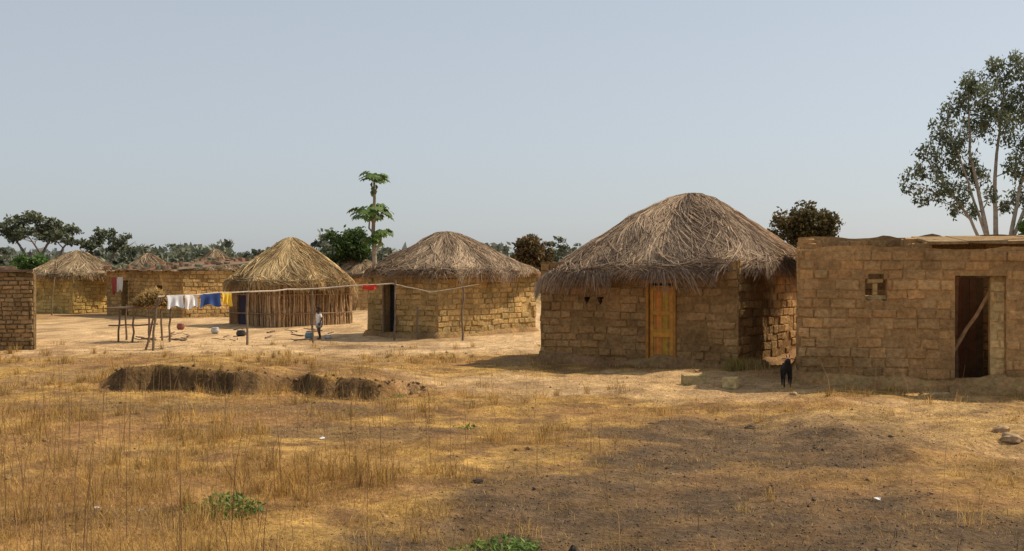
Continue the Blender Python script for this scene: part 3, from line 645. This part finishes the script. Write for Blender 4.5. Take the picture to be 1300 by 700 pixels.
# ------------------------------------------------------------ clothesline
e=empty('clothesline');b=B();PW=(.50,.42,.32)
L=[(-9.0,30,1.36),(-7.2,32.2,1.45),(-5.75,34,1.50),(-3.55,35,1.64),(-2.45,34.9,1.38),(-1.03,34.5,1.62)]
for i in range(len(L)-1): b.stick(L[i],V3(L[i+1])+V3((0.06,0,0.01)),.020 if i<3 else .014,PW,.016)
for (x,y,z,lx) in ((-9.0,30,1.40,.12),(-7.2,32.2,1.55,.02),(-5.75,34,1.55,-.03),(-3.45,35,1.75,.04),(-1.42,34.5,1.55,.03),(-2.8,35.1,.95,0)):
    b.stick((x-lx,y,-.15),(x,y,z),.032,(.19,.14,.09),.02)
b.stick((-9.15,30,1.0),(-8.7,30.1,1.5),.02,(.2,.14,.1));b.stick((-9.4,30.2,-.1),(-8.95,30,1.3),.028,(.2,.14,.1))
b.obj('poles',M_wood,e)
def cloth(p,q,h,col,name,seed):
    p=V3(p);q=V3(q);r=random.Random(seed);n1_,n2_=14,10;bb=B();d=(q-p);nn=V3((d.y,-d.x,0)).normalized()
    ph=r.uniform(0,6)
    for j in range(n2_+1):
        for i in range(n1_+1):
            u=i/n1_;v=j/n2_
            bb.v.append(p+d*u+Zu*(.02-v*h*(1+.16*math.sin(u*7+ph))-.02*math.sin(math.pi*u))+nn*(.035+.04*v*math.sin(u*13+ph)+.02*math.sin(v*4+u*3)));bb.c.append(col)
    for j in range(n2_):
        for i in range(n1_):
            a_=j*(n1_+1)+i;bb.f.append([a_,a_+1,a_+n1_+2,a_+n1_+1])
    bb.obj(name,M_cloth,e,True)
def on(t): return V3(L[0]).lerp(V3(L[1]),t)
cloth(on(.09),on(.26),.30,(.66,.70,.76),'shirt_white',1);cloth(on(.28),on(.42),.34,(.80,.80,.80),'towel_white',2);cloth(on(.44),on(.67),.32,(.035,.07,.22),'trousers_blue',3);cloth(on(.69),on(.80),.33,(.75,.50,.06),'shirt_yellow',4)
a_=V3(L[2]);c_=V3(L[3]);cloth(a_.lerp(c_,.62),a_.lerp(c_,.80),.14,(.60,.06,.04),'cloth_red',5)
cloth((-18.0,53.2,1.75),(-17.7,52.9,1.75),.7,(.30,.06,.05),'red_wrap',6);cloth((-17.6,52.8,1.75),(-17.3,52.6,1.75),.6,(.6,.58,.55),'pale_wrap',7)
# drying rack with straw
e=empty('drying_rack');b=B();WD=(.18,.125,.085)
for x,y,z in ((-11.0,33,1.0),(-10.0,32.6,1.0),(-11.1,34,1.05),(-10.0,33.8,1.0),(-10.5,32.7,.95),(-9.6,33.1,1.3)): b.stick((x,y,-.1),(x+random.uniform(-.06,.06),y,z),.03,WD,.02)
for i in range(9): b.stick((-11.25+.0*i,32.7+i*.15,.98),(-9.75,32.6+i*.15,1.0),.022,WD,.01)
b.stick((-11.2,32.8,.5),(-9.8,32.7,.55),.02,WD);b.obj('rack_poles',M_wood,e)
n=3400;a=rng.random(n)*6.283;rr=.46*np.sqrt(rng.random(n));c=np.stack([-10.05+np.cos(a)*rr*1.2,33.2+np.sin(a)*rr,1.02+rng.uniform(0,.5,n)*(1-(rr/.5)**2)],1)
u=rng.normal(0,1,(n,3));u/=np.linalg.norm(u,axis=1)[:,None];u[:,2]*=.5;l=rng.uniform(.08,.28,n)[:,None];sd=np.cross(u,[0,0,1.]);sd/=np.linalg.norm(sd,axis=1)[:,None]+1e-6;w=sd*.008
VV=np.stack([c-u*l-w,c-u*l+w,c+u*l+w,c+u*l-w],1).reshape(-1,3);fast('straw_heap',VV,np.arange(n*4).reshape(-1,4),np.repeat(np.tile(c3(.62,.44,.18),(n,1))*rng.uniform(.5,1.2,n)[:,None],4,0),M_grass,e)
b=B()
for i in range(40):
    x=random.uniform(-11.5,-5.5);y=random.uniform(33.5,42);an_=random.uniform(0,3.1);l=random.uniform(.15,.6);z=H(x,y)+.02
    b.stick((x,y,z),(x+math.cos(an_)*l,y+math.sin(an_)*l,z+.03),random.uniform(.010,.03),(.16,.11,.08))
b.obj('firewood',M_wood)
def pot(x,y,r,h,col,name):
    b=B();pr=[(r*.6,0),(r*.95,h*.3),(r,h*.6),(r*.75,h*.88),(r*.85,h),(r*.75,h*.97),(r*.65,h*.8),(r*.5,h*.1)];k=18;z=H(x,y)
    for (q,zz) in pr:
        for j in range(k): b.v.append(V3((x+q*math.cos(6.2832*j/k),y+q*math.sin(6.2832*j/k),z+zz)));b.c.append(col)
    for i in range(len(pr)-1):
        for j in range(k): b.f.append([i*k+j,i*k+(j+1)%k,(i+1)*k+(j+1)%k,(i+1)*k+j])
    b.f.append(list(range(k))[::-1]);b.f.append([(len(pr)-1)*k+j for j in range(k)]);b.obj(name,M_plas,None,True)
pot(-6.15,35.8,.14,.2,(.12,.22,.26),'bucket');pot(-5.6,35.9,.12,.12,(.45,.47,.5),'metal_basin');pot(-8.6,37.5,.16,.2,(.03,.03,.03),'cooking_pot');pot(-9.8,39,.14,.2,(.5,.5,.48),'bucket');pot(-11.5,41,.14,.22,(.25,.08,.05),'bucket')
# ------------------------------------------------------------ figures
def skin(name,vs,es,rad,mt,parent,root=0,sub=2):
    me=bpy.data.meshes.new(name);me.from_pydata(vs,es,[]);me.materials.append(mt);o=bpy.data.objects.new(name,me);link(o,parent)
    md=o.modifiers.new('Skin','SKIN');md.use_smooth_shade=True
    sv=me.skin_vertices[0].data
    for i,r_ in enumerate(rad): sv[i].radius=(r_,r_) if not isinstance(r_,tuple) else r_;sv[i].use_root=(i==root)
    ss=o.modifiers.new('Sub','SUBSURF');ss.levels=sub;ss.render_levels=sub
    return o
def ball(name,c,s,mt,parent,seg=20):
    import bmesh
    bm=bmesh.new();bmesh.ops.create_uvsphere(bm,u_segments=seg,v_segments=14,radius=1)
    for v in bm.verts: v.co=V3((v.co.x*s[0]+c[0],v.co.y*s[1]+c[1],v.co.z*s[2]+c[2]))
    for f in bm.faces: f.smooth=True
    me=bpy.data.meshes.new(name);bm.to_mesh(me);bm.free();me.materials.append(mt);return link(bpy.data.objects.new(name,me),parent)
ch=empty('child')
vs=[(0,0,.47),(0,0,.58),(0,-.005,.70),(0,-.01,.765),(0,-.015,.81),
 (.10,-.005,.735),(.145,.0,.60),(.155,-.06,.49),(.155,-.075,.455),
 (-.10,-.005,.735),(-.15,.02,.60),(-.14,-.03,.49),(-.135,-.045,.455),
 (.055,0,.45),(.065,-.03,.26),(.06,.02,.05),(.06,.0,.022),(.065,-.09,.014),
 (-.055,0,.45),(-.07,.02,.26),(-.075,.07,.06),(-.075,.06,.026),(-.075,-.03,.014)]
es=[(0,1),(1,2),(2,3),(3,4),(2,5),(5,6),(6,7),(7,8),(2,9),(9,10),(10,11),(11,12),(0,13),(13,14),(14,15),(15,16),(16,17),(0,18),(18,19),(19,20),(20,21),(21,22)]
rd_=[.075,.07,.075,.035,.032,.034,.026,.018,.02,.034,.026,.018,.02,.052,.036,.022,.024,.017,.052,.036,.022,.024,.017]
for hb,dr in ((8,1),(12,-1)):
    hx,hy,hz=vs[hb]
    for f,(ox,l) in enumerate(((-.012,.030),(-.004,.034),(.004,.032),(.012,.026))):
        i=len(vs);vs+=[(hx+.0,hy+ox,hz-.018),(hx-.004*dr,hy+ox*1.2,hz-.018-l*.5),(hx-.010*dr,hy+ox*1.2,hz-.018-l)];rd_+=[.0055,.0045,.0038];es+=[(hb,i),(i,i+1),(i+1,i+2)]
    i=len(vs);vs+=[(hx-.006*dr,hy-.02,hz-.004),(hx-.01*dr,hy-.03,hz-.02)];rd_+=[.006,.0045];es+=[(hb,i),(i,i+1)]
skin('body',vs,es,rd_,M_skin,ch)
ball('head',(0,-.03,.885),(.062,.074,.082),M_skin,ch);ball('hair',(0,-.018,.902),(.065,.073,.076),M_hair,ch)
ball('nose',(0,-.105,.875),(.012,.012,.012),M_skin,ch,10)
for s_ in (-1,1): ball('ear',(s_*.063,-.02,.88),(.008,.014,.02),M_skin,ch,10);ball('eye',(s_*.024,-.096,.895),(.009,.006,.006),M_shirt,ch,10)
ball('mouth',(0,-.096,.848),(.02,.008,.006),M_hair,ch,10)
skin('shirt',[(0,0,.43),(0,0,.55),(0,-.005,.69),(0,-.01,.755),(.10,-.005,.735),(.135,0,.64),(-.10,-.005,.735),(-.138,.012,.64)],[(0,1),(1,2),(2,3),(2,4),(4,5),(2,6),(6,7)],[(.10,.085),(.092,.08),(.09,.08),.04,.046,.04,.046,.04],M_shirt,ch)
skin('shorts',[(0,0,.46),(.058,-.002,.43),(.066,-.02,.32),(-.058,.002,.43),(-.07,.012,.32)],[(0,1),(1,2),(0,3),(3,4)],[.085,.06,.052,.06,.052],M_short,ch)
ch.location=(-5.85,35.8,H(-5.85,35.8));ch.rotation_euler=(0,0,math.radians(-50))
# goat kid, faces -Y
g=empty('black_goat')
vs=[(0,.24,.30),(0,.10,.305),(0,-.04,.30),(0,-.13,.32),(0,-.17,.39),(0,-.19,.445),(0,-.24,.435),(0,-.285,.41),
 (.05,.25,.24),(.055,.23,.165),(.055,.285,.10),(.055,.27,.02),
 (-.05,.25,.24),(-.055,.23,.165),(-.055,.285,.10),(-.055,.27,.02),
 (.05,-.10,.24),(.052,-.10,.125),(.052,-.105,.02),
 (-.05,-.10,.24),(-.052,-.10,.125),(-.052,-.105,.02),
 (0,.30,.35),(0,.33,.40)]
es=[(i,i+1) for i in range(7)]+[(0,8),(8,9),(9,10),(10,11),(0,12),(12,13),(13,14),(14,15),(3,16),(16,17),(17,18),(3,19),(19,20),(20,21),(0,22),(22,23)]
rd_=[.07,.08,.08,.068,.045,.045,.033,.022,.04,.028,.016,.014,.04,.028,.016,.014,.030,.018,.014,.030,.018,.014,.018,.010]
skin('body',vs,es,rd_,M_goat,g,1)
for s_ in (-1,1):
    skin('ear',[(s_*.03,-.185,.46),(s_*.07,-.185,.465),(s_*.11,-.19,.455)],[(0,1),(1,2)],[(.010,.010),(.020,.008),(.007,.004)],M_goat,g,0,1)
    skin('horn',[(s_*.02,-.18,.48),(s_*.024,-.165,.515),(s_*.028,-.14,.535)],[(0,1),(1,2)],[.009,.007,.003],M_goat,g,0,1)
    ball('eye',(s_*.036,-.215,.452),(.006,.008,.006),M_short,g,8)
    for yy in (-.108,.265): ball('hoof',(s_*.053,yy,.012),(.017,.020,.014),M_goat,g,10)
g.location=(4.76,20.45,H(4.76,20.45)-.003);g.rotation_euler=(0,0,math.radians(-8));g.scale=(1.08,1.08,1.08)
# ------------------------------------------------------------ light, sky, camera
el=math.radians(47);az=math.atan2(.905,.425)
sd=V3((math.sin(az)*math.cos(el),math.cos(az)*math.cos(el),math.sin(el)))
sl=bpy.data.lights.new('sun','SUN');sl.energy=5.0;sl.angle=math.radians(.5);sl.color=(1,.885,.70)
so=bpy.data.objects.new('sun',sl);so.rotation_euler=sd.to_track_quat('Z','Y').to_euler();link(so)
w=bpy.data.worlds.new('World');scene.world=w;w.use_nodes=True;nt=w.node_tree;bg=nt.nodes['Background']
sk=nt.nodes.new('ShaderNodeTexSky');sk.sky_type='NISHITA';sk.sun_disc=False;sk.sun_elevation=el;sk.sun_rotation=az;sk.air_density=1.0;sk.dust_density=2.4;sk.ozone_density=1.0;sk.altitude=500
hs=nt.nodes.new('ShaderNodeHueSaturation');hs.inputs['Saturation'].default_value=.7;hs.inputs['Value'].default_value=1.15
hz=nt.nodes.new('ShaderNodeMix');hz.data_type='RGBA';hz.inputs[0].default_value=.60;hz.inputs[7].default_value=(4.15,4.5,4.9,1)
nt.links.new(sk.outputs[0],hs.inputs['Color']);nt.links.new(hs.outputs[0],hz.inputs[6]);nt.links.new(hz.outputs[2],bg.inputs['Color']);bg.inputs['Strength'].default_value=.12
cd=bpy.data.cameras.new('camera');cd.lens=1500/1300*36;cd.sensor_width=36;cd.clip_end=9000;cd.clip_start=.1
co=bpy.data.objects.new('camera',cd);co.location=(0,0,2.0);co.rotation_euler=(math.radians(90-.19),0,0);link(co);scene.camera=co
scene.view_settings.view_transform='Standard';scene.view_settings.look='None';scene.view_settings.exposure=0
